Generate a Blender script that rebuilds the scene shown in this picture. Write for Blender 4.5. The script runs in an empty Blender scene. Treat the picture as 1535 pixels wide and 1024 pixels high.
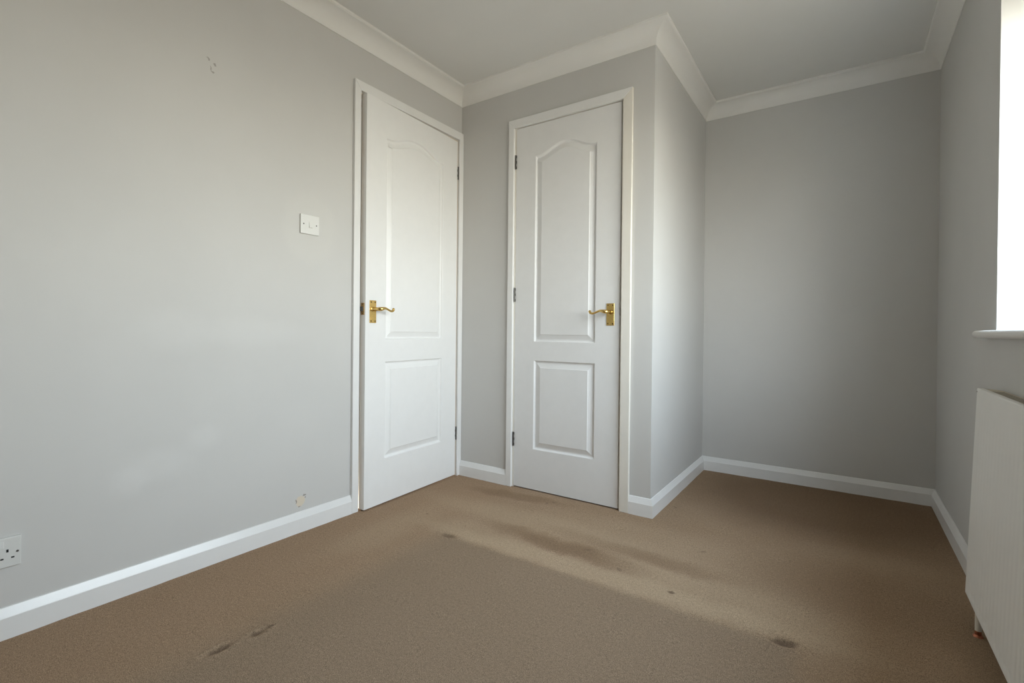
import bpy, bmesh, math, random
from mathutils import Vector, Matrix, noise

random.seed(7)
S = bpy.context.scene
COL = S.collection
R = math.radians

# ------------------------------------------------------------------ dimensions (metres)
D, D2 = 2.5286, 3.5176          # closet front wall, alcove back wall (y)
W1, W2 = 1.1756, 2.3074         # closet side wall, window wall (x)
YB = -0.75                      # wall behind the photographer
HC, COV = 2.2051, 0.0780        # lower edge of coving, its drop and projection
HCEIL = HC + COV
SKH, SKA, SKT = 0.0857, 0.0585, 0.0155   # skirting height, arris, thickness
AT = 0.016                      # architrave thickness
WIN_Y0, WIN_Y1, WIN_Z0, WIN_Z1 = 0.95, 2.358, 0.882, 1.945
WALL_OUT = 0.30                 # thickness of the outside wall

# ------------------------------------------------------------------ camera
cam_d = bpy.data.cameras.new('camera')
cam = bpy.data.objects.new('camera', cam_d); COL.objects.link(cam)
F_PX, PPX, PPY = 729.174, 6.19, -12.02
cam_d.sensor_fit = 'HORIZONTAL'; cam_d.sensor_width = 36.0
cam_d.lens = F_PX / 1535 * 36.0
cam_d.shift_x = -PPX / 1535; cam_d.shift_y = PPY / 1535
cam_d.clip_start = 0.02
yaw, pit, rol = R(34.0977), R(-0.2757), R(0.5696)
fwd = Vector((-math.sin(yaw)*math.cos(pit), math.cos(yaw)*math.cos(pit), math.sin(pit)))
rgt = Vector((math.cos(yaw), math.sin(yaw), 0)); upv = rgt.cross(fwd)
r2 = math.cos(rol)*rgt + math.sin(rol)*upv; u2 = -math.sin(rol)*rgt + math.cos(rol)*upv
M = Matrix((r2, u2, -fwd)).transposed().to_4x4(); M.translation = (1.9227, 0.2906, 0.8650)
cam.matrix_world = M
S.camera = cam

# ------------------------------------------------------------------ sky, light, exposure
wd = bpy.data.worlds.new('overcast_sky'); S.world = wd; wd.use_nodes = True
wn, wl = wd.node_tree.nodes, wd.node_tree.links
wn.clear()
wo = wn.new('ShaderNodeOutputWorld'); wb = wn.new('ShaderNodeBackground')
wt = wn.new('ShaderNodeTexCoord'); ws = wn.new('ShaderNodeSeparateXYZ'); wr = wn.new('ShaderNodeValToRGB')
wm = wn.new('ShaderNodeMapRange'); wm.inputs[1].default_value = -1; wm.inputs[2].default_value = 1
wl.new(wt.outputs['Generated'], ws.inputs[0]); wl.new(ws.outputs['Z'], wm.inputs[0]); wl.new(wm.outputs[0], wr.inputs[0])
cr = wr.color_ramp
SKY = ((-1.0, (0.23, 0.205, 0.165)), (-0.40, (0.26, 0.23, 0.185)), (-0.12, (0.54, 0.49, 0.41)), (0.0, (1.14, 1.09, 0.98)),
       (0.10, (1.16, 1.17, 1.16)), (0.25, (1.20, 1.28, 1.36)), (0.55, (1.00, 1.13, 1.30)), (1.0, (0.80, 0.96, 1.20)))   # garden, hazy horizon, pale blue above
while len(cr.elements) < len(SKY): cr.elements.new(0.5)
for el, (h, c) in zip(cr.elements, SKY): el.position = (h+1)/2
for el, (h, c) in zip(cr.elements, SKY): el.color = c + (1,)
wl.new(wr.outputs[0], wb.inputs[0]); wb.inputs[1].default_value = 17.2
wl.new(wb.outputs[0], wo.inputs[0])

pl = bpy.data.lights.new('window_daylight_portal', 'AREA'); pl.shape = 'RECTANGLE'
pl.size = WIN_Y1 - WIN_Y0; pl.size_y = WIN_Z1 - WIN_Z0; pl.cycles.is_portal = True
po = bpy.data.objects.new('window_daylight_portal', pl); COL.objects.link(po)
po.matrix_world = Matrix(((0, 0, 1, W2 + 0.28), (1, 0, 0, (WIN_Y0+WIN_Y1)/2), (0, 1, 0, (WIN_Z0+WIN_Z1)/2), (0, 0, 0, 1)))

vs = S.view_settings
vs.view_transform = 'Standard'; vs.look = 'None'; vs.gamma = 1.0; vs.use_curve_mapping = False
vs.exposure = 0.0
S.cycles.max_bounces = 16; S.cycles.diffuse_bounces = 10; S.cycles.transparent_max_bounces = 12
S.cycles.use_denoising = True; S.cycles.caustics_reflective = False; S.cycles.caustics_refractive = False

# ------------------------------------------------------------------ node helpers
class NT:
    def __init__(s, name):
        s.m = bpy.data.materials.new(name); s.m.use_nodes = True
        s.t = s.m.node_tree; s.n = s.t.nodes; s.n.clear()
        s.out = s.n.new('ShaderNodeOutputMaterial')
        s.b = s.n.new('ShaderNodeBsdfPrincipled'); s.t.links.new(s.b.outputs[0], s.out.inputs[0])
        s.pos = s.n.new('ShaderNodeNewGeometry').outputs['Position']
    def put(s, v, sock):
        if hasattr(v, 'is_output'): s.t.links.new(v, sock)
        elif isinstance(v, (tuple, list)): sock.default_value = tuple(v) if len(v) == len(sock.default_value) else tuple(v) + (1,)
        else: sock.default_value = v
    def math(s, op, a, b=0.0, clamp=False):
        x = s.n.new('ShaderNodeMath'); x.operation = op; x.use_clamp = clamp
        s.put(a, x.inputs[0]); s.put(b, x.inputs[1]); return x.outputs[0]
    def noise(s, scale, detail=3, rough=0.55, vec=None, dist=0.0):
        x = s.n.new('ShaderNodeTexNoise'); x.inputs['Scale'].default_value = scale
        x.inputs['Detail'].default_value = detail; x.inputs['Roughness'].default_value = rough
        x.inputs['Distortion'].default_value = dist
        s.t.links.new(vec or s.pos, x.inputs['Vector']); return x.outputs['Fac'], x.outputs['Color']
    def ss(s, v, a, b, lo=0.0, hi=1.0):
        x = s.n.new('ShaderNodeMapRange'); x.interpolation_type = 'SMOOTHSTEP'
        s.put(v, x.inputs[0]); x.inputs[1].default_value = a; x.inputs[2].default_value = b
        x.inputs[3].default_value = lo; x.inputs[4].default_value = hi; return x.outputs[0]
    def lin(s, v, a, b, lo=0.0, hi=1.0):
        x = s.n.new('ShaderNodeMapRange'); s.put(v, x.inputs[0]); x.inputs[1].default_value = a; x.inputs[2].default_value = b
        x.inputs[3].default_value = lo; x.inputs[4].default_value = hi; return x.outputs[0]
    def mix(s, f, a, b, mode='MIX'):
        x = s.n.new('ShaderNodeMix'); x.data_type = 'RGBA'; x.blend_type = mode
        s.put(f, x.inputs[0]); s.put(a, x.inputs[6]); s.put(b, x.inputs[7]); return x.outputs[2]
    def vadd(s, a, b):
        x = s.n.new('ShaderNodeVectorMath'); x.operation = 'ADD'; s.put(a, x.inputs[0]); s.put(b, x.inputs[1]); return x.outputs[0]
    def vscale(s, a, k):
        x = s.n.new('ShaderNodeVectorMath'); x.operation = 'MULTIPLY_ADD'; s.put(a, x.inputs[0])
        x.inputs[1].default_value = (k, k, k); x.inputs[2].default_value = (-k/2, -k/2, -k/2); return x.outputs[0]
    def sep(s, v):
        x = s.n.new('ShaderNodeSeparateXYZ'); s.put(v, x.inputs[0]); return x.outputs
    def blob(s, vec, c, r, soft=0.5, rot=0.0):
        """ellipsoid mask: 1 inside, 0 outside, centre c and radii r"""
        x = s.n.new('ShaderNodeMapping'); x.vector_type = 'TEXTURE'
        x.inputs['Location'].default_value = c; x.inputs['Rotation'].default_value = (0, 0, rot) if not isinstance(rot, tuple) else rot
        x.inputs['Scale'].default_value = r; s.put(vec, x.inputs['Vector'])
        l = s.n.new('ShaderNodeVectorMath'); l.operation = 'LENGTH'; s.put(x.outputs[0], l.inputs[0])
        return s.ss(l.outputs['Value'], 1-soft, 1+soft, 1.0, 0.0)
    def bump(s, h, strength, dist=0.001):
        x = s.n.new('ShaderNodeBump'); x.inputs['Strength'].default_value = strength; x.inputs['Distance'].default_value = dist
        s.put(h, x.inputs['Height']); s.t.links.new(x.outputs[0], s.b.inputs['Normal'])
    def set(s, col=None, rough=None, metal=None, spec=None):
        if col is not None: s.put(col, s.b.inputs['Base Color'])
        if rough is not None: s.put(rough, s.b.inputs['Roughness'])
        if metal is not None: s.b.inputs['Metallic'].default_value = metal
        if spec is not None: s.b.inputs['Specular IOR Level'].default_value = spec
        return s.m

def plain(name, col, rough=0.5, metal=0.0, var=0.03, scale=40.0, bump=0.0, spec=0.5):
    t = NT(name); f, _ = t.noise(scale, 3)
    k = t.lin(f, 0.25, 0.75, 1-var, 1+var)
    c = t.mix(1.0, tuple(col), t.n.new('ShaderNodeCombineColor').outputs[0], 'MULTIPLY')
    cc = c.node.inputs[7].links[0].from_node
    for i in range(3): t.put(k, cc.inputs[i])
    if bump: t.bump(f, bump)
    return t.set(c, rough, metal, spec)

WALL_C = (0.600, 0.590, 0.572)
def wall_mat():
    t = NT('warm grey emulsion')
    f1, c1 = t.noise(2.2, 4, 0.6); f2, _ = t.noise(260, 2)
    col = t.mix(t.lin(f1, 0.35, 0.7, 0, 1), WALL_C, tuple(c*0.965 for c in WALL_C))
    # lighter touched-up halo round the light switch
    wv = t.vadd(t.pos, t.vscale(t.noise(30, 2)[1], 0.03))
    h = t.blob(wv, (0, 1.535, 1.30), (0.06, 0.125, 0.15), 0.25)
    col = t.mix(t.math('MULTIPLY', h, 0.16), col, (0.71, 0.695, 0.65))
    # faint smears of filler and old scuffs on the left wall
    for c, r_, k in (((0, 0.98, 0.40), (0.06, 0.10, 0.05), .10), ((0, 1.12, 0.47), (0.06, 0.05, 0.04), .10), ((0, 0.90, 0.36), (0.06, 0.045, 0.04), .10),
                     ((0, 1.02, 0.86), (.06, .10, .07), .07), ((0, 1.3, 0.85), (.06, .18, .05), .08)):
        col = t.mix(t.math('MULTIPLY', t.blob(wv, c, r_, 0.6), k), col, (0.86, 0.86, 0.85))
    # cream plaster chip by the skirting, dark nicks on its rim
    wf = t.vadd(t.pos, t.vscale(t.noise(90, 3)[1], 0.018))
    ch = t.blob(wf, (0, 1.497, 0.129), (0.03, 0.021, 0.023), 0.15)
    col = t.mix(t.math('MULTIPLY', ch, 0.75), col, (0.70, 0.60, 0.46))
    for c, r_ in (((0, 1.477, 0.130), (.02, .0030, .010)), ((0, 1.515, 0.151), (.02, .0055, .0035)), ((0, 1.494, .107), (.02, .005, .0020)), ((0, 1.520, .139), (.02, .0025, .005))):
        col = t.mix(t.math('MULTIPLY', t.blob(wf, c, r_, 0.3), 0.75), col, (0.20, 0.17, 0.14))
    # three dark picture-hook scars higher up
    for c, r_, a in (((0, 1.1235, 1.842), (.02, .0066, .0032), -.6), ((0, 1.147, 1.829), (.02, .0048, .0038), -.8),
                     ((0, 1.1325, 1.811), (.02, .0028, .0078), 0.2), ((0, 1.1385, 1.800), (.02, .0070, .0028), -.4)):
        col = t.mix(t.math('MULTIPLY', t.blob(wf, c, r_, 0.45, (a, 0, 0)), 0.62), col, (0.20, 0.18, 0.16))
    t.bump(f2, 0.10, 0.0006)
    return t.set(col, 0.62, spec=0.3)

def carpet_mat():
    t = NT('worn brown cut pile carpet')
    fl, cl = t.noise(9, 4, 0.6)
    wv = t.vadd(t.pos, t.vscale(cl, 0.09))
    x, y, z = t.sep(wv)
    A = (0.332, 0.236, 0.160)
    f_big, _ = t.noise(3.0, 4, 0.62); f_mid, _ = t.noise(24, 5, 0.72)
    col = t.mix(t.lin(f_big, 0.3, 0.7), A, (0.296, 0.206, 0.134))
    col = t.mix(t.lin(f_mid, 0.35, 0.75, 0, 0.45), col, (0.370, 0.268, 0.180))
    # redder strip along the left wall
    col = t.mix(t.math('MULTIPLY', t.ss(x, 0.30, 0.55, 1, 0), 0.45), col, (0.325, 0.218, 0.142))
    # pale trodden band beyond where the bed stood, and in front of the closet door
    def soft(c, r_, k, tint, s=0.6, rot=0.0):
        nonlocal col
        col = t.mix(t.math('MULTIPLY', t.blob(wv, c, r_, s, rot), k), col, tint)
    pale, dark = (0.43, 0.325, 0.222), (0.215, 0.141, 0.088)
    soft((1.15, 1.890, 0), (0.70, 0.060, 1), 0.78, pale, 0.5, 0.01)
    soft((1.62, 1.99, 0), (0.30, 0.17, 1), 0.55, pale)
    soft((0.75, 2.16, 0), (0.55, 0.10, 1), 0.45, pale)
    soft((1.30, 2.02, 0), (0.16, 0.07, 1), 0.45, pale)
    soft((1.20, 2.13, 0), (0.30, 0.045, 1), 0.35, dark, 0.6, -0.08)
    soft((0.28, 1.75, 0), (0.10, 0.30, 1), 0.35, pale, 0.7)
    soft((2.02, 2.62, 0), (0.20, 0.10, 1), 0.30, pale, 0.7)
    soft((1.20, 2.28, 0), (0.45, 0.14, 1), 0.30, pale)
    soft((0.62, 1.93, 0), (0.22, 0.09, 1), 0.35, pale)
    soft((0.98, 2.02, 0), (0.30, 0.055, 1), 0.65, dark, 0.6, -0.06)
    soft((1.42, 2.12, 0), (0.22, 0.05, 1), 0.30, dark)
    soft((0.50, 2.405, 0), (0.26, 0.050, 1), 0.60, dark, 0.5, 0.12)
    soft((1.95, 2.25, 0), (0.30, 0.18, 1), 0.40, dark, 0.7)
    soft((1.85, 3.20, 0), (0.62, 0.50, 1), 0.80, (0.185, 0.123, 0.079), 0.45)  # shade of the alcove, painted into the carpet colour
    # darker unworn rectangle where the bed stood
    wv2 = t.vadd(t.pos, t.vscale(t.noise(22, 4, 0.7)[1], 0.05)); bx, by, _z = t.sep(wv2)
    bed = t.math('MULTIPLY', t.ss(by, 1.805, 1.850, 1, 0), t.math('MULTIPLY', t.ss(bx, 0.44, 0.60), t.ss(bx, 1.79, 1.86, 1, 0)))
    col = t.mix(t.math('MULTIPLY', bed, 0.62), col, (0.252, 0.190, 0.135))
    # bed-leg stains
    wf = t.vadd(t.pos, t.vscale(t.noise(60, 3)[1], 0.02))
    for c, r_, k, a in (((0.534, 0.928, 0), (.010, .026, 1), .65, -.10), ((0.546, 1.022, 0), (.010, .016, 1), .60, -.15), ((.550, 1.062, 0), (.005, .014, 1), .5, 0),
                     ((0.541, 1.833, 0), (.034, .016, 1), .55, 0), ((1.79, 1.845, 0), (.032, .020, 1), .75, .3), ((1.452, 1.923, 0), (.010, .008, 1), .7, 0), ((0.30, 1.955, 0), (.006, .006, 1), .5, 0)):
        col = t.mix(t.math('MULTIPLY', t.blob(wf, c, r_, 0.5, a), k), col, (0.10, 0.068, 0.048))
    for i in range(7):
        c = (random.uniform(.6, 2.1), random.uniform(1.9, 2.9), 0)
        col = t.mix(t.math('MULTIPLY', t.blob(wf, c, (.012, .006, 1), 0.5, random.uniform(-1, 1)), 0.45), col, (0.16, 0.11, 0.08))
    # tufts
    g1, _ = t.noise(420, 2, 0.65); g2, _ = t.noise(110, 4, 0.75)
    gg = t.math('ADD', t.lin(g1, 0.30, 0.70, 0.55, 1.45), t.lin(g2, 0.3, 0.7, -0.17, 0.17))
    cc = t.n.new('ShaderNodeCombineColor')
    for i in range(3): t.put(gg, cc.inputs[i])
    col = t.mix(1.0, col, cc.outputs[0], 'MULTIPLY')
    sp = t.math('GREATER_THAN', t.noise(210, 1, 0.5)[0], 0.715)
    col = t.mix(t.math('MULTIPLY', sp, 0.45), col, (0.13, 0.09, 0.065))
    t.bump(t.math('ADD', g1, t.math('MULTIPLY', g2, 0.3)), 0.32, 0.0015)
    return t.set(col, 1.0, spec=0.0)

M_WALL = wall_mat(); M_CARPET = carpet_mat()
M_CEIL = plain('ceiling emulsion', (0.72, 0.715, 0.695), 0.75, var=0.012, scale=6, bump=0.05, spec=0.2)
M_COVE = plain('coving emulsion', (0.80, 0.79, 0.765), 0.70, var=0.01, scale=8, spec=0.2)
M_TRIM = plain('white gloss', (0.79, 0.785, 0.775), 0.28, var=0.015, scale=14)
M_DOOR = plain('white satin door paint', (0.83, 0.825, 0.815), 0.36, var=0.012, scale=20, bump=0.03)
M_DOOR2 = plain('off white door paint', (0.765, 0.76, 0.755), 0.40, var=0.015, scale=20, bump=0.03)
M_CREAM = plain('yellowed gloss', (0.66, 0.54, 0.40), 0.35, var=0.03, scale=12)
M_CREAM2 = plain('slightly yellowed gloss', (0.77, 0.735, 0.67), 0.30, var=0.02, scale=9)
M_BRASS = plain('polished brass', (0.74, 0.52, 0.19), 0.24, 1.0, var=0.08, scale=120)
M_SCREW = plain('tarnished brass screw', (0.16, 0.10, 0.04), 0.40, 1.0)
M_LATCH = plain('tarnished latch brass', (0.46, 0.31, 0.15), 0.34, 1.0, var=0.2, scale=160)
M_STEEL = plain('dull hinge steel', (0.15, 0.142, 0.13), 0.45, 1.0, var=0.15, scale=150)
M_PLAST = plain('white plastic', (0.76, 0.755, 0.73), 0.32, var=0.01)
M_PLAST2 = plain('aged grey white plastic', (0.655, 0.655, 0.635), 0.36, var=0.01)
M_RAD = plain('radiator enamel', (0.88, 0.87, 0.84), 0.36, var=0.012, scale=18)
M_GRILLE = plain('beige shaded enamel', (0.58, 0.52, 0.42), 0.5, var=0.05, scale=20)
M_DARK = plain('dark slot', (0.015, 0.015, 0.015), 0.8)
M_COPPER = plain('bare copper', (0.42, 0.17, 0.10), 0.40, 1.0, var=0.25, scale=140)
M_PIPE = plain('painted pipe', (0.72, 0.68, 0.60), 0.35, var=0.04)
M_PVC = plain('white window plastic', (0.86, 0.865, 0.87), 0.28, var=0.006)
M_SILL = plain('sill gloss', (0.83, 0.82, 0.80), 0.30, var=0.02, scale=10)
M_SEAL = plain('black gasket', (0.03, 0.03, 0.03), 0.7)
def glass_mat():
    t = NT('window glass'); tr = t.n.new('ShaderNodeBsdfTransparent'); gl = t.n.new('ShaderNodeBsdfGlossy'); mx = t.n.new('ShaderNodeMixShader')
    tr.inputs[0].default_value = (0.95, 0.97, 0.96, 1); gl.inputs['Roughness'].default_value = 0.0; mx.inputs[0].default_value = 0.07
    t.t.links.new(tr.outputs[0], mx.inputs[1]); t.t.links.new(gl.outputs[0], mx.inputs[2]); t.t.links.new(mx.outputs[0], t.out.inputs[0]); return t.m
M_GLASS = glass_mat()

# ------------------------------------------------------------------ object helpers
def obj(name, bm, mat, parent=None, smooth=False, bevel=0.0, seg=2):
    bmesh.ops.recalc_face_normals(bm, faces=bm.faces)
    me = bpy.data.meshes.new(name); bm.to_mesh(me); bm.free()
    me.materials.append(mat)
    if smooth:
        me.polygons.foreach_set('use_smooth', [True]*len(me.polygons))
        me.set_sharp_from_angle(angle=R(38))
    o = bpy.data.objects.new(name, me); COL.objects.link(o); o.parent = parent
    if bevel:
        b = o.modifiers.new('bevel', 'BEVEL'); b.width = bevel; b.segments = seg; b.limit_method = 'ANGLE'; b.angle_limit = R(35)
    return o
def tag(o, label, cat, kind=None, group=None):
    o['label'] = label; o['category'] = cat
    if kind: o['kind'] = kind
    if group: o['group'] = group
    return o
def empty(name, loc, rotz=0.0):
    o = bpy.data.objects.new(name, None); COL.objects.link(o); o.location = loc; o.rotation_euler = (0, 0, rotz)
    o.empty_display_size = 0.05; return o
def inst(src, name, parent, loc=(0, 0, 0), rot=(0, 0, 0)):
    o = src.copy(); o.name = name; COL.objects.link(o); o.parent = parent; o.location = loc; o.rotation_euler = rot; return o
def box(bm, lo, hi):
    vs_ = [bm.verts.new((x, y, z)) for x in (lo[0], hi[0]) for y in (lo[1], hi[1]) for z in (lo[2], hi[2])]
    for f in ((0, 1, 3, 2), (4, 6, 7, 5), (0, 4, 5, 1), (2, 3, 7, 6), (0, 2, 6, 4), (1, 5, 7, 3)): bm.faces.new([vs_[i] for i in f])
    return vs_
def boxes(*bs):
    bm = bmesh.new()
    for lo, hi in bs: box(bm, lo, hi)
    return bm
def prism(bm, prof, axis, a, b):
    """extrude a 2D profile (list of pairs) along an axis between a and b"""
    def P(u, v, w): return {'x': (w, u, v), 'y': (u, w, v), 'z': (u, v, w)}[axis]
    r0 = [bm.verts.new(P(u, v, a)) for u, v in prof]; r1 = [bm.verts.new(P(u, v, b)) for u, v in prof]
    n = len(prof)
    for i in range(n): bm.faces.new((r0[i], r0[(i+1) % n], r1[(i+1) % n], r1[i]))
    bm.faces.new(r0[::-1]); bm.faces.new(r1)
def cyl(bm, p0, p1, r0, r1=None, n=16, cap=True):
    r1 = r0 if r1 is None else r1
    p0, p1 = Vector(p0), Vector(p1); d = (p1-p0).normalized(); a = d.orthogonal().normalized(); b = d.cross(a)
    A = [bm.verts.new(p0 + r0*(math.cos(6.28318530718*i/n)*a + math.sin(6.28318530718*i/n)*b)) for i in range(n)]
    B = [bm.verts.new(p1 + r1*(math.cos(6.28318530718*i/n)*a + math.sin(6.28318530718*i/n)*b)) for i in range(n)]
    for i in range(n): bm.faces.new((A[i], A[(i+1) % n], B[(i+1) % n], B[i]))
    if cap: bm.faces.new(A[::-1]); bm.faces.new(B)
def tube(bm, pts, n=16, sub=6):
    """smooth tube through (x, y, z, radius) points"""
    P = [Vector(p[:3]) for p in pts]; rr = [p[3] for p in pts]; Q = []
    for i in range(len(P)-1):
        a, b, c, d = P[max(i-1, 0)], P[i], P[i+1], P[min(i+2, len(P)-1)]
        for k in range(sub):
            t = k/sub
            Q.append((0.5*((2*b) + (c-a)*t + (2*a-5*b+4*c-d)*t*t + (3*b-a-3*c+d)*t**3), rr[i]*(1-t)+rr[i+1]*t))
    Q.append((P[-1], rr[-1]))
    prev, up, rings = None, None, []
    for i, (p, r) in enumerate(Q):
        d = (Q[min(i+1, len(Q)-1)][0] - Q[max(i-1, 0)][0]).normalized()
        up = d.orthogonal().normalized() if up is None else (up - up.dot(d)*d).normalized()
        s = d.cross(up)
        rings.append([bm.verts.new(p + r*(math.cos(2*math.pi*k/n)*up + math.sin(2*math.pi*k/n)*s)) for k in range(n)])
    for A, B in zip(rings, rings[1:]):
        for k in range(n): bm.faces.new((A[k], A[(k+1) % n], B[(k+1) % n], B[k]))
    for ring, p, sgn in ((rings[0], Q[0], -1), (rings[-1], Q[-1], 1)):
        dd = (Q[1][0]-Q[0][0]).normalized() if sgn < 0 else (Q[-1][0]-Q[-2][0]).normalized()
        small = [bm.verts.new(p[0] + 0.55*(v.co-p[0]) + sgn*dd*p[1]*0.6) for v in ring]
        for k in range(n): bm.faces.new((ring[k], ring[(k+1) % n], small[(k+1) % n], small[k]))
        bm.faces.new(small)

# ------------------------------------------------------------------ floor and ceiling
DENTS = [((0.534, 0.928), (.013, .030), .006), ((0.546, 1.025), (.013, .022), .005), ((.541, 1.833), (.036, .018), .006), ((1.79, 1.845), (.034, .022), .008)]
def axis_pts(a, b, fine, coarse, zones):
    out, v = [a], a
    while v < b - 1e-6:
        st = fine if any(p <= v <= q for p, q in zones) else coarse
        v = min(v + st, b); out.append(v)
    return out
xs = axis_pts(-0.02, W2+0.02, 0.006, 0.03, [(0.46, 0.62), (1.72, 1.86)])
ys = axis_pts(YB-0.02, D2+0.02, 0.006, 0.03, [(0.84, 1.12), (1.77, 1.91)])
bm = bmesh.new(); grid = []
for y in ys:
    row = []
    for x in xs:
        z = 0.0012*noise.noise(Vector((x*14, y*14, 3)))
        for (cx, cy), (rx, ry), dp in DENTS:
            q = ((x-cx)/rx)**2 + ((y-cy)/ry)**2
            if q < 9: z += -dp*math.exp(-q*1.1) + 0.0022*math.exp(-(math.sqrt(q)-1.6)**2*4)
        row.append(bm.verts.new((x, y, z)))
    grid.append(row)
for j in range(len(ys)-1):
    for i in range(len(xs)-1): bm.faces.new((grid[j][i], grid[j][i+1], grid[j+1][i+1], grid[j+1][i]))
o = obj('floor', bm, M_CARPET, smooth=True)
tag(o, 'worn brown fitted carpet with pale trodden patches and bed marks', 'floor', 'structure')
o = obj('ceiling', boxes(((-0.15, YB-0.15, HCEIL+0.004), (W2+WALL_OUT, D2+0.15, HCEIL+0.12))), M_CEIL)
tag(o, 'plain off-white painted ceiling above the coving', 'ceiling', 'structure')

# ------------------------------------------------------------------ walls
TOP = HCEIL + 0.06
DO1 = (1.785, 2.497, 1.993)      # opening for the first door: y from, y to, head
DO2 = (0.389, 1.0235, 1.993)     # opening for the second door: x from, x to, head
bm = boxes(((-0.15, YB-0.15, -0.05), (0, DO1[0], TOP)), ((-0.15, DO1[1], -0.05), (0, D+0.12, TOP)),
           ((-0.15, DO1[0], DO1[2]), (0, DO1[1], TOP)), ((-0.15, DO1[0], -0.05), (-0.11, DO1[1], DO1[2])))
tag(obj('wall_left', bm, M_WALL), 'long pale grey wall with light switch, socket and first door', 'wall', 'structure')
bm = boxes(((0, D, -0.05), (DO2[0], D+0.15, TOP)), ((DO2[1], D, -0.05), (W1, D+0.15, TOP)),
           ((DO2[0], D, DO2[2]), (DO2[1], D+0.15, TOP)), ((DO2[0], D+0.11, -0.05), (DO2[1], D+0.15, DO2[2])))
tag(obj('wall_closet_front', bm, M_WALL), 'narrow grey front of the boxed-in closet around second door', 'wall', 'structure')
tag(obj('wall_closet_side', boxes(((W1-0.12, D+0.15, -0.05), (W1, D2+0.15, TOP))), M_WALL), 'grey side of the boxed-in closet running back into the alcove', 'wall', 'structure')
tag(obj('wall_alcove', boxes(((W1, D2, -0.05), (W2+WALL_OUT, D2+0.15, TOP))), M_WALL), 'shaded grey back wall of the alcove', 'wall', 'structure')
tag(obj('wall_rear', boxes(((0, YB-0.15, -0.05), (W2+WALL_OUT, YB, TOP))), M_WALL), 'grey wall behind the viewpoint', 'wall', 'structure')
bm = boxes(((W2, YB, -0.05), (W2+WALL_OUT, WIN_Y0, TOP)), ((W2, WIN_Y1, -0.05), (W2+WALL_OUT, D2, TOP)),
           ((W2, WIN_Y0, -0.05), (W2+WALL_OUT, WIN_Y1, WIN_Z0-0.024)), ((W2, WIN_Y0, WIN_Z1), (W2+WALL_OUT, WIN_Y1, TOP)))
tag(obj('wall_right', bm, M_WALL), 'grey outside wall with deep window reveal above the radiator', 'wall', 'structure')

# ------------------------------------------------------------------ coving and skirting
ROOM = [(0, YB), (0, D), (W1, D), (W1, D2), (W2, D2), (W2, YB)]       # clockwise; the room is on the right-hand side
def inset_pt(i, d):
    n = len(ROOM); p, a, b = Vector(ROOM[i]), Vector(ROOM[i-1]), Vector(ROOM[(i+1) % n])
    def nrm(u, v): t = (v-u).normalized(); return Vector((t.y, -t.x))
    n1, n2 = nrm(a, p), nrm(p, b); return p + d*(n1+n2)/(1+n1.dot(n2))
def sweep(i, prof, a0=None, a1=None):
    """sweep profile [(inset, z)] along wall i of ROOM, mitred at room corners unless an end is cut at a0/a1 (distance along the wall)"""
    bm = bmesh.new(); n = len(ROOM); j = (i+1) % n
    p, q = Vector(ROOM[i]), Vector(ROOM[j]); t = (q-p).normalized(); nr = Vector((t.y, -t.x)); rows = []
    for end, cut in ((i, a0), (j, a1)):
        row = []
        for d, z in prof:
            v = inset_pt(end, d) if cut is None else p + t*cut + nr*d
            row.append(bm.verts.new((v.x, v.y, z)))
        rows.append(row)
    m = len(prof)
    for k in range(m): bm.faces.new((rows[0][k], rows[0][(k+1) % m], rows[1][(k+1) % m], rows[1][k]))
    bm.faces.new(rows[0]); bm.faces.new(rows[1][::-1])
    return bm
cp = [(-0.002, HC), (0.0035, HC), (0.0040, HC+0.0045)]
for k in range(0, 11):
    a = k/10*math.pi/2
    cp.append((0.0045 + (COV-0.011)*(1-math.cos(a)), HC + 0.0075 + (COV-0.0150)*math.sin(a)))
cp += [(COV-0.0055, HCEIL-0.0065), (COV, HCEIL-0.0055), (COV, HCEIL+0.006), (-0.002, HCEIL+0.006)]
sides = ['left wall', 'closet front above the second door', 'closet side wall', 'alcove back wall', 'window wall', 'wall behind the viewpoint']
for i in range(6):
    o = obj('trim_%d' % (i+1), sweep(i, cp), M_COVE, smooth=True)
    tag(o, 'white curved coving along the top of the %s' % sides[i], 'coving', 'structure')
sp = [(-0.002, -0.01), (SKT, -0.01), (SKT, SKA), (SKT-0.0012, SKA+0.0018), (0.0040, SKH-0.0012), (0.0022, SKH), (-0.002, SKH)]
A1 = (1.7487, 1.7850, 2.4935, D, 2.0415, 1.9965)      # first door casing: outer/inner y, inner/outer y, head outer/inner z
A2 = (0.3556, 0.3905, 1.0265, 1.0728, 2.0340, 1.9880)  # second door casing, in x
for name, i, a0, a1, lab in (('baseboard_left', 0, None, A1[0]-YB, 'white chamfered skirting board along the long left wall'),
                     ('baseboard_corner', 1, None, A2[0], 'short white skirting board between the two doors'),
                     ('baseboard_closet_front', 1, A2[3], None, 'very short white skirting board right of the second door'),
                     ('baseboard_closet_side', 2, None, None, 'white skirting board running along the closet side into the alcove'),
                     ('baseboard_alcove', 3, None, None, 'white skirting board across the alcove back wall'),
                     ('baseboard_right', 4, None, None, 'white skirting board under the window behind the radiator'),
                     ('baseboard_rear', 5, None, None, 'white skirting board along the wall behind the viewpoint')):
    tag(obj(name, sweep(i, sp, a0, a1), M_TRIM), lab, 'skirting', 'structure')

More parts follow.
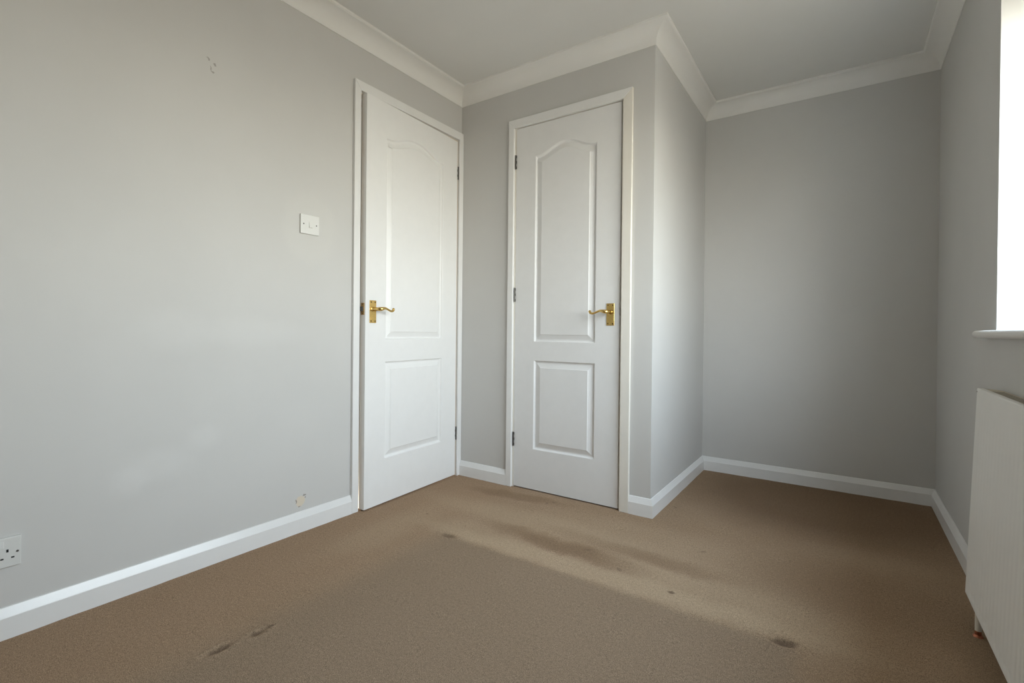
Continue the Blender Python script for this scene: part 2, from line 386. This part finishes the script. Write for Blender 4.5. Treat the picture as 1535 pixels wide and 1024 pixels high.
# ------------------------------------------------------------------ doors
def loop_inset(L, d):
    """inset a closed counter-clockwise loop of 2D points by d"""
    n = len(L); out = []
    for i in range(n):
        p, a, b = Vector(L[i]), Vector(L[i-1]), Vector(L[(i+1) % n])
        t1, t2 = (p-a).normalized(), (b-p).normalized(); n1, n2 = Vector((-t1.y, t1.x)), Vector((-t2.y, t2.x))
        out.append(p + d*(n1+n2)/max(1+n1.dot(n2), 0.3))
    return out
PROF = [(0.0, 0.0), (0.0020, 0.0014), (0.0060, 0.0086), (0.0085, 0.0106), (0.0125, 0.0110), (0.0155, 0.0104), (0.0365, 0.0030), (0.0378, 0.0024), (0.0390, 0.0008), (0.0402, 0.0004)]
def arch_loop(x0, x1, z0, zs, za, n=28):
    L = [(x0, z0), (x1, z0)]
    for k in range(n+1):
        t = k/n; u = abs(2*t-1)
        u = max(0.0, (u-0.03)/0.93) if u < 0.96 else 1.0
        L.append((x1 + (x0-x1)*t, zs + (za-zs)*0.5*(1+math.cos(math.pi*min(u, 1)))))
    return L
def rect_loop(x0, x1, z0, z1): return [(x0, z0), (x1, z0), (x1, z1), (x0, z1)]
def leaf_parts(w, z0, z1, th, loops, T):
    """door skin with holes for the panels; each panel a mesh of its own; T maps local to root space"""
    bm = bmesh.new(); edges = []
    def ring(L, y): return [bm.verts.new((x, y, z)) for x, z in L]
    outer = ring(rect_loop(0, w, z0, z1), 0.0); allr = [outer] + [ring(L, 0.0) for L in loops]
    for r_ in allr:
        for i in range(len(r_)): edges.append(bm.edges.new((r_[i], r_[(i+1) % len(r_)])))
    bmesh.ops.triangle_fill(bm, use_beauty=True, use_dissolve=False, edges=edges, normal=(0, -1, 0))
    back = ring(rect_loop(0, w, z0, z1), th)
    for i in range(4): bm.faces.new((outer[i], outer[(i+1) % 4], back[(i+1) % 4], back[i]))
    bm.faces.new(back)
    bmesh.ops.transform(bm, matrix=T, verts=bm.verts)
    pans = []
    for L in loops:
        pb = bmesh.new(); prev = None
        for d, y in PROF:
            cur = [pb.verts.new((p[0], y, p[1])) for p in loop_inset(L, d)]
            if prev:
                for i in range(len(cur)): pb.faces.new((prev[i], prev[(i+1) % len(cur)], cur[(i+1) % len(cur)], cur[i]))
            prev = cur
        pb.faces.new(prev)
        bmesh.ops.transform(pb, matrix=T, verts=pb.verts)
        pans.append(pb)
    return bm, pans

def screw_mesh():
    bm = bmesh.new(); cyl(bm, (0, 0, 0), (0, -0.0012, 0), 0.0036, 0.0026, 14)
    box(bm, (-0.0022, -0.00135, -0.0004), (0.0022, -0.0011, 0.0004)); return bm
SCREW = None
def handle(root, T, cx, cz, side):
    """brass lever on a rectangular backplate; side = +1 lever points to local +x, -1 to local -x; front of leaf is local y 0"""
    global SCREW
    hw, zb, zt = 0.0205, cz-0.0665, cz+0.0425
    bm = boxes(((cx-hw, -0.0035, zb), (cx+hw, 0, zt)))
    bmesh.ops.transform(bm, matrix=T, verts=bm.verts)
    h = obj('door_handle', bm, M_BRASS, root, bevel=0.0016, seg=3)
    h['label'] = 'brass backplate with scroll lever'
    s = side
    pts = [(0, .003, 0, .0128), (0, .006, 0, .0122), (0, .008, 0, .0092), (0, .020, 0, .0080), (0, .033, 0, .0084), (.0025, .044, 0, .0098), (.011, .0505, .001, .0096),
           (.021, .052, .0030, .0078), (.034, .052, .0042, .0058), (.048, .0515, -.0002, .0050), (.062, .051, -.0052, .0049), (.074, .050, -.0078, .0052), (.083, .049, -.0062, .0058), (.0890, .0485, -.0008, .0064), (.0885, .048, .0045, .0066)]
    bm = bmesh.new(); tube(bm, [(cx+s*a, -o_, cz+z, r_) for a, o_, z, r_ in pts], 16, 5)
    bmesh.ops.transform(bm, matrix=T, verts=bm.verts)
    obj('lever', bm, M_BRASS, h, smooth=True)
    if SCREW is None:
        SCREW = obj('screw', screw_mesh(), M_SCREW, h, smooth=True); first = SCREW
    else: first = None
    for i, (dx, z) in enumerate(((-.0125, zt-.009), (.0125, zt-.009), (-.0125, zb+.009), (.0125, zb+.009))):
        o_ = first if (first and i == 0) else inst(SCREW, 'screw', h)
        o_.matrix_basis = T @ Matrix.Translation((cx+dx, -0.0034, z))
    return h
def hinge(root, x, y, zc, mat=M_STEEL):
    """butt hinge closed on the casing: five knuckles on a pin and the visible rims of the two leaves"""
    bm = bmesh.new(); H = 0.076
    for k in range(5):
        cyl(bm, (x, y, zc-H/2+k*H/5+0.0006), (x, y, zc-H/2+(k+1)*H/5-0.0006), 0.0040, n=12)
    cyl(bm, (x, y, zc-H/2-0.0015), (x, y, zc+H/2+0.0015), 0.0022, n=10)
    for k in range(5):
        sx = -1 if k % 2 else 1
        box(bm, (min(x, x+sx*0.0055), y+0.001, zc-H/2+k*H/5+0.0006), (max(x, x+sx*0.0055), y+0.026, zc-H/2+(k+1)*H/5-0.0006))
    o_ = obj('hinge', bm, mat, root, smooth=True); o_['label'] = 'dull steel hinge'; return o_
def casing(root, xo0, xi0, xi1, xo1, zo, zi, mats, wall_y=0.0):
    """three mitred architrave lengths, local x along the wall, front towards -y"""
    for k, (pts, m) in enumerate((([(xo0, 0), (xi0, 0), (xi0, zi), (xo0, zo)], mats[0]), ([(xo0, zo), (xi0, zi), (xi1, zi), (xo1, zo)], mats[1]), ([(xi1, 0), (xo1, 0), (xo1, zo), (xi1, zi)], mats[2]))):
        bm = bmesh.new()
        f = [bm.verts.new((x, wall_y-AT, z)) for x, z in pts]; b = [bm.verts.new((x, wall_y, z)) for x, z in pts]
        bm.faces.new(f); bm.faces.new(b[::-1])
        for i in range(4): bm.faces.new((f[i], f[(i+1) % 4], b[(i+1) % 4], b[i]))
        obj('architrave', bm, m, root, bevel=0.0022, seg=3)

# first door: slightly ajar, hinged at the room corner; local x runs along world +y, local -y points into the room
Y0 = 1.797; DW1 = 0.690
d1 = empty('door_1', (0, Y0, 0), R(90))
tag(d1, 'white two-panel door standing slightly ajar in the left wall', 'door', 'structure')
ang = 2.90
T1 = Matrix.Translation((DW1, -0.004, 0)) @ Matrix.Rotation(R(ang), 4, 'Z') @ Matrix.Translation((-DW1, 0, 0))
loops1 = [rect_loop(.127, DW1-.127, .226, .7075), arch_loop(.127, DW1-.127, .816, 1.815, 1.866)]
lb, pans = leaf_parts(DW1, 0.007, 1.986, 0.035, loops1, T1)
leaf = obj('door_leaf', lb, M_DOOR, d1)
for pb in pans: obj('door_panel', pb, M_DOOR, leaf)
handle(d1, T1, 0.0445, 0.9640, 1)
bm = boxes(((-0.0012, 0.006, 0.9355), (0.0002, 0.0290, 0.9925))); bmesh.ops.transform(bm, matrix=T1, verts=bm.verts)
lp = obj('latch_plate', bm, M_LATCH, d1, bevel=0.0004)
bm = bmesh.new(); prism(bm, [(-0.0135, 0.0265), (-0.0115, 0.0275), (0, 0.0275), (0, 0.0140), (-0.003, 0.0140)], 'z', 0.953, 0.974)
bmesh.ops.transform(bm, matrix=T1, verts=bm.verts); obj('latch_bolt', bm, M_STEEL, lp, bevel=0.0006)
for z in (0.9415, 0.9865):
    o = inst(SCREW, 'screw', lp); o.matrix_basis = T1 @ Matrix.Translation((-0.0011, 0.0175, z)) @ Matrix.Rotation(R(-90), 4, 'Z')
for zc in (1.800, 0.254): hinge(d1, DW1+0.0035, -0.0062, zc)
L0, L1, LZ = DO1[0]-Y0, DO1[1]-Y0, DO1[2]
bm = boxes(((L0, 0, 0), (L0+0.008, 0.11, LZ)), ((L1-0.0055, 0, 0), (L1, 0.11, LZ)), ((L0, 0, LZ-0.0045), (L1, 0.11, LZ)))
ln = obj('door_lining', bm, M_CREAM, d1)
ln['label'] = 'yellowed lining round the opening'
bm = boxes(((L0+0.008, 0.040, 0), (L0+0.020, 0.075, LZ-0.0045)), ((L1-0.0175, 0.040, 0), (L1-0.0055, 0.075, LZ-0.0045)), ((L0+0.02, 0.040, LZ-0.0165), (L1-0.0175, 0.075, LZ-0.0045)))
obj('door_stop', bm, M_TRIM, ln)
casing(d1, A1[0]-Y0, A1[1]-Y0, A1[2]-Y0, A1[3]-Y0-0.0005, A1[4], A1[5], (M_TRIM, M_TRIM, M_TRIM))

# second door: closed, in the closet front, hinged on its left
X0 = 0.3990; DW2 = 0.6142
d2 = empty('door_2', (X0, D, 0))
tag(d2, 'white two-panel door shut in the front of the boxed-in closet', 'door', 'structure')
T2 = Matrix.Translation((0, 0.001, 0))
loops2 = [rect_loop(.1245, .4855, .2238, .7075), arch_loop(.1245, .4855, .809, 1.815, 1.866)]
lb, pans = leaf_parts(DW2, 0.006, 1.985, 0.035, loops2, T2)
leaf = obj('door_leaf', lb, M_DOOR2, d2)
for pb in pans: obj('door_panel', pb, M_DOOR2, leaf)
handle(d2, T2, 0.5670, 0.9635, -1)
bm = boxes(((DW2+0.0012, -0.0006, 0.945), (DW2+0.0040, 0.020, 0.984))); kp = obj('strike_plate', bm, M_STEEL, d2); kp['label'] = 'dark strike plate in the gap'
for zc in (1.803, 1.067, 0.266): hinge(d2, -0.0032, -0.0028, zc)
L0, L1, LZ = DO2[0]-X0, DO2[1]-X0, DO2[2]
bm = boxes(((L0, 0, 0), (L0+0.0085, 0.11, LZ)), ((L1-0.0055, 0, 0), (L1, 0.11, LZ)), ((L0, 0, LZ-0.0045), (L1, 0.11, LZ)))
ln = obj('door_lining', bm, M_CREAM2, d2)
bm = boxes(((L0+0.0085, 0.040, 0), (L0+0.02, 0.075, LZ-0.0045)), ((L1-0.0175, 0.040, 0), (L1-0.0055, 0.075, LZ-0.0045)), ((L0+0.02, 0.040, LZ-0.0165), (L1-0.0175, 0.075, LZ-0.0045)))
obj('door_stop', bm, M_TRIM, ln)
casing(d2, A2[0]-X0, A2[1]-X0, A2[2]-X0, A2[3]-X0, A2[4], A2[5], (M_TRIM, M_TRIM, M_CREAM2))

# ------------------------------------------------------------------ window (just outside the frame; its sill and reveal show)
w = empty('window_1', (W2, (WIN_Y0+WIN_Y1)/2, WIN_Z0))
tag(w, 'white framed window in the deep reveal above the radiator', 'window', 'structure')
HY, HZ = (WIN_Y1-WIN_Y0)/2, WIN_Z1-WIN_Z0
fx0, fx1 = 0.190, 0.255
FR = 0.036
bm = boxes(((fx0, -HY, 0), (fx1, -HY+FR, HZ)), ((fx0, HY-FR, 0), (fx1, HY, HZ)), ((fx0, -HY+FR, 0), (fx1, HY-FR, FR)), ((fx0, -HY+FR, HZ-FR), (fx1, HY-FR, HZ)), ((fx0, -0.021, FR), (fx1, 0.021, HZ-FR)))
obj('window_frame', bm, M_PVC, w, bevel=0.004)
for a, b in ((-HY+FR, -.021), (.021, HY-FR)):
    z0, z1, g = FR, HZ-FR, 0.032
    bm = boxes(((fx0-.012, a, z0), (fx1-.01, a+g, z1)), ((fx0-.012, b-g, z0), (fx1-.01, b, z1)), ((fx0-.012, a+g, z0), (fx1-.01, b-g, z0+g)), ((fx0-.012, a+g, z1-g), (fx1-.01, b-g, z1)))
    s = obj('casement', bm, M_PVC, w, bevel=0.005)
    obj('pane', boxes(((fx0+.018, a+g-.005, z0+g-.005), (fx0+.024, b-g+.005, z1-g+.005))), M_GLASS, s)
    bm = boxes(((fx0-.022, a+.008, z0+.40), (fx0-.012, a+.024, z0+.47))); cyl(bm, (fx0-.028, a+.016, z0+.44), (fx0-.028, a+.016, z0+.34), .007, .006, 12); cyl(bm, (fx0-.022, a+.016, z0+.44), (fx0-.032, a+.016, z0+.44), .008, n=12)
    obj('casement_handle', bm, M_PVC, s, smooth=True)
# bull-nosed sill board with horns past the reveal
bm = bmesh.new(); NX = -0.0375; TH = 0.0245; k0 = -HY-0.115; k1 = HY+0.115
pr = [(0.0, 0.0)] + [(NX+TH/2-TH/2*math.sin(math.pi*k/10), -TH/2+TH/2*math.cos(math.pi*k/10)) for k in range(11)] + [(0.0, -TH)]
prism(bm, pr, 'y', k0, k1)
box(bm, (0.0, -HY, -TH+0.0005), (fx0+.01, HY, 0.0))
obj('window_sill', bm, M_SILL, w, smooth=True, bevel=0.0)

# ------------------------------------------------------------------ radiator under the window
RY1, RY0 = 2.310, 0.98; RL = RY1-RY0; RH = 0.636
rad = empty('radiator', (2.257, (RY0+RY1)/2, 0.0))
tag(rad, 'white fluted panel radiator hanging under the window sill', 'radiator')
lean = Matrix.Translation((0, 0, 0.707)) @ Matrix.Rotation(math.atan2(0.021, RH), 4, 'Y') @ Matrix.Translation((0, 0, -0.707))
zb, zt = 0.071, 0.707
def front_x(y, z):
    """relief of the pressed front: flat rims top and bottom, shallow vertical flutes between"""
    a = min(1, max(0, (z-(zb+0.016))/0.012))*min(1, max(0, (zt-0.050-z)/0.010))
    ph = ((y+RL/2) % 0.0333)/0.0333
    fl = 0.5-0.5*math.cos(2*math.pi*ph)
    edge = min(1, max(0, (RL/2-0.018-abs(y))/0.008))
    end = max(0.0, 1-abs(z-(zb+.027))/.012)
    return (0.0005*a + 0.0028*end)*edge*(fl**0.7)
bm = bmesh.new()
zs_ = [zb+.006, zb+.010, zb+.016, zb+.020, zb+.024, zb+.028, zb+.034, .22, .38, .54, zt-.062, zt-.060, zt-.056, zt-.053, zt-.050, zt-.044, zt-.020, zt-.008, zt-.004]
ny = int(RL/0.0333*8); rows = []
for z in zs_:
    rows.append([bm.verts.new((front_x(-RL/2+.004+(RL-.008)*i/ny, z), -RL/2+.004+(RL-.008)*i/ny, z)) for i in range(ny+1)])
for A, B in zip(rows, rows[1:]):
    for i in range(ny): bm.faces.new((A[i], A[i+1], B[i+1], B[i]))
# rolled rim to the back of the panel
rim = [rows[0][i] for i in range(ny+1)] + [r_[ny] for r_ in rows[1:]] + [rows[-1][i] for i in range(ny-1, -1, -1)] + [r_[0] for r_ in rows[-2:0:-1]]
def ringat(x, grow): 
    out = []
    for v in rim:
        y = v.co.y; z = v.co.z; c = 0.71/1.0
        out.append(bm.verts.new((x, y + grow*(1 if y > RL/2-.005 else -1 if y < -RL/2+.005 else 0), z + grow*(1 if z > zt-.005 else -1 if z < zb+.007 else 0))))
    return out
prev = rim
for x, g in ((0.0012, .0026), (0.004, .004), (0.013, .004), (0.016, .002)):
    cur = ringat(x, g)
    for i in range(len(rim)): bm.faces.new((prev[i], prev[(i+1) % len(rim)], cur[(i+1) % len(rim)], cur[i]))
    prev = cur
bm.faces.new(prev)
bmesh.ops.transform(bm, matrix=lean, verts=bm.verts)
pn = obj('front_panel', bm, M_RAD, rad, smooth=True)
bm = bmesh.new(); cyl(bm, (0.002, RL/2-0.006, zt-.012), (-0.0004, RL/2-0.006, zt-.012), 0.0022, n=10)
bmesh.ops.transform(bm, matrix=lean, verts=bm.verts); obj('air_vent', bm, M_DARK, pn)
# convector grille behind the top edge, its far corner cut round
bm = bmesh.new()
gx0, gx1 = 0.008, 0.046
e0, e1 = -RL/2+0.03, RL/2-0.045
rnd = [(gx0, e1)] + [(gx0+(gx1-gx0)*math.sin(k/6*math.pi/2)*1.0, e1+0.03-0.06*(1-math.cos(k/6*math.pi/2))) for k in range(7)]
out = [(gx0, e0), (gx1, e0)] + [(gx1, e1-0.03)] + [(a, b) for a, b in rnd[::-1][1:-1]] + [(gx0, e1+0.03)]
prism(bm, out, 'z', zt-0.014, zt-0.0015)
obj('top_grille', bm, M_GRILLE, rad)['label'] = 'beige top grille in shade'
bm = bmesh.new()
for k in range(int((e1-e0-0.06)/0.016)): box(bm, (gx0+.006, e0+.02+k*.016, zt-.0020), (gx1-.006, e0+.023+k*.016, zt-.0012))
sl = obj('grille_slot', bm, M_DARK, bpy.data.objects['top_grille']); sl['kind'] = 'stuff'
bm = bmesh.new()
nf = int(RL/0.0666)
for k in range(nf):
    y = -RL/2+0.04+k*0.0666
    if y < RL/2-.06: prism(bm, [(0.013, y), (0.038, y+.008), (0.038, y+.030), (0.013, y+.038)], 'z', zb+.03, zt-.03)
o = obj('convector_fin', bm, M_RAD, rad); o['kind'] = 'stuff'
for y in (-RL/2+.2, RL/2-.2):
    obj('wall_bracket', boxes(((0.02, y-.015, .16), (W2-2.257, y+.015, .62))), M_RAD, rad)
for y in (-RL/2+.115, RL/2-.115):
    bm = bmesh.new(); cyl(bm, (-0.009, y, 0.016), (-0.009, y, zb+.03), 0.0076, n=16)
    pp = obj('pipe', bm, M_PIPE, rad, smooth=True)
    bm = bmesh.new(); cyl(bm, (-0.009, y, -.004), (-0.009, y, 0.017), 0.0079, n=16); cyl(bm, (-0.009, y, 0.0), (-0.009, y, 0.006), 0.0125, 0.010, n=16)
    obj('pipe_collar', bm, M_COPPER, pp, smooth=True)['label'] = 'bare copper foot of the pipe'

# ------------------------------------------------------------------ light switch and socket on the left wall
sw = empty('light_switch', (0, 1.5275, 1.3140))
tag(sw, 'square white one-gang light switch left of the ajar door', 'light switch')
pt = obj('plate', boxes(((0, -0.0435, -0.0410), (0.0085, 0.0435, 0.0410))), M_PLAST, sw, bevel=0.0018, seg=3)
bm = bmesh.new(); prism(bm, [(0.0080, -.0125), (0.0135, -.0125), (0.0100, .0125), (0.0080, .0125)], 'y', -0.0055, 0.0105)
obj('rocker', bm, M_PLAST, sw, bevel=0.0008)
def dark_screw(parent, y, z, x=0.0086, r=0.0030):
    bm = bmesh.new(); cyl(bm, (x-.001, y, z), (x+.0004, y, z), r, n=12); o_ = obj('screw', bm, M_STEEL, parent); return o_
dark_screw(sw, -0.0300, 0.0005); dark_screw(sw, 0.0302, 0.0005)

sk = empty('wall_socket', (0, 0.5715, 0.2380))
tag(sk, 'white double electrical socket low on the left wall', 'socket')
obj('plate', boxes(((0, -0.0730, -0.0410), (0.0090, 0.0730, 0.0410))), M_PLAST2, sk, bevel=0.0018, seg=3)
for cy in (-0.0455, 0.0455):
    bm = boxes(((0.0086, cy-.0022, .0005), (0.0094, cy+.0022, .0085)), ((0.0086, cy-.0138, -.0178), (0.0094, cy-.0074, -.0138)), ((0.0086, cy+.0074, -.0178), (0.0094, cy+.0138, -.0138)))
    obj('socket_slots', bm, M_DARK, sk)['label'] = 'three dark pin slots'
    sx = 0.024 if cy < 0 else -0.024
    bm = bmesh.new(); prism(bm, [(0.0085, .014), (0.0125, .014), (0.0102, .032), (0.0085, .032)], 'y', cy+sx*.55-.006, cy+sx*.55+.006)
    obj('rocker', bm, M_PLAST2, sk, bevel=0.0006)
for y in (-0.0660, 0.0652): dark_screw(sk, y, -0.0020, 0.0091)
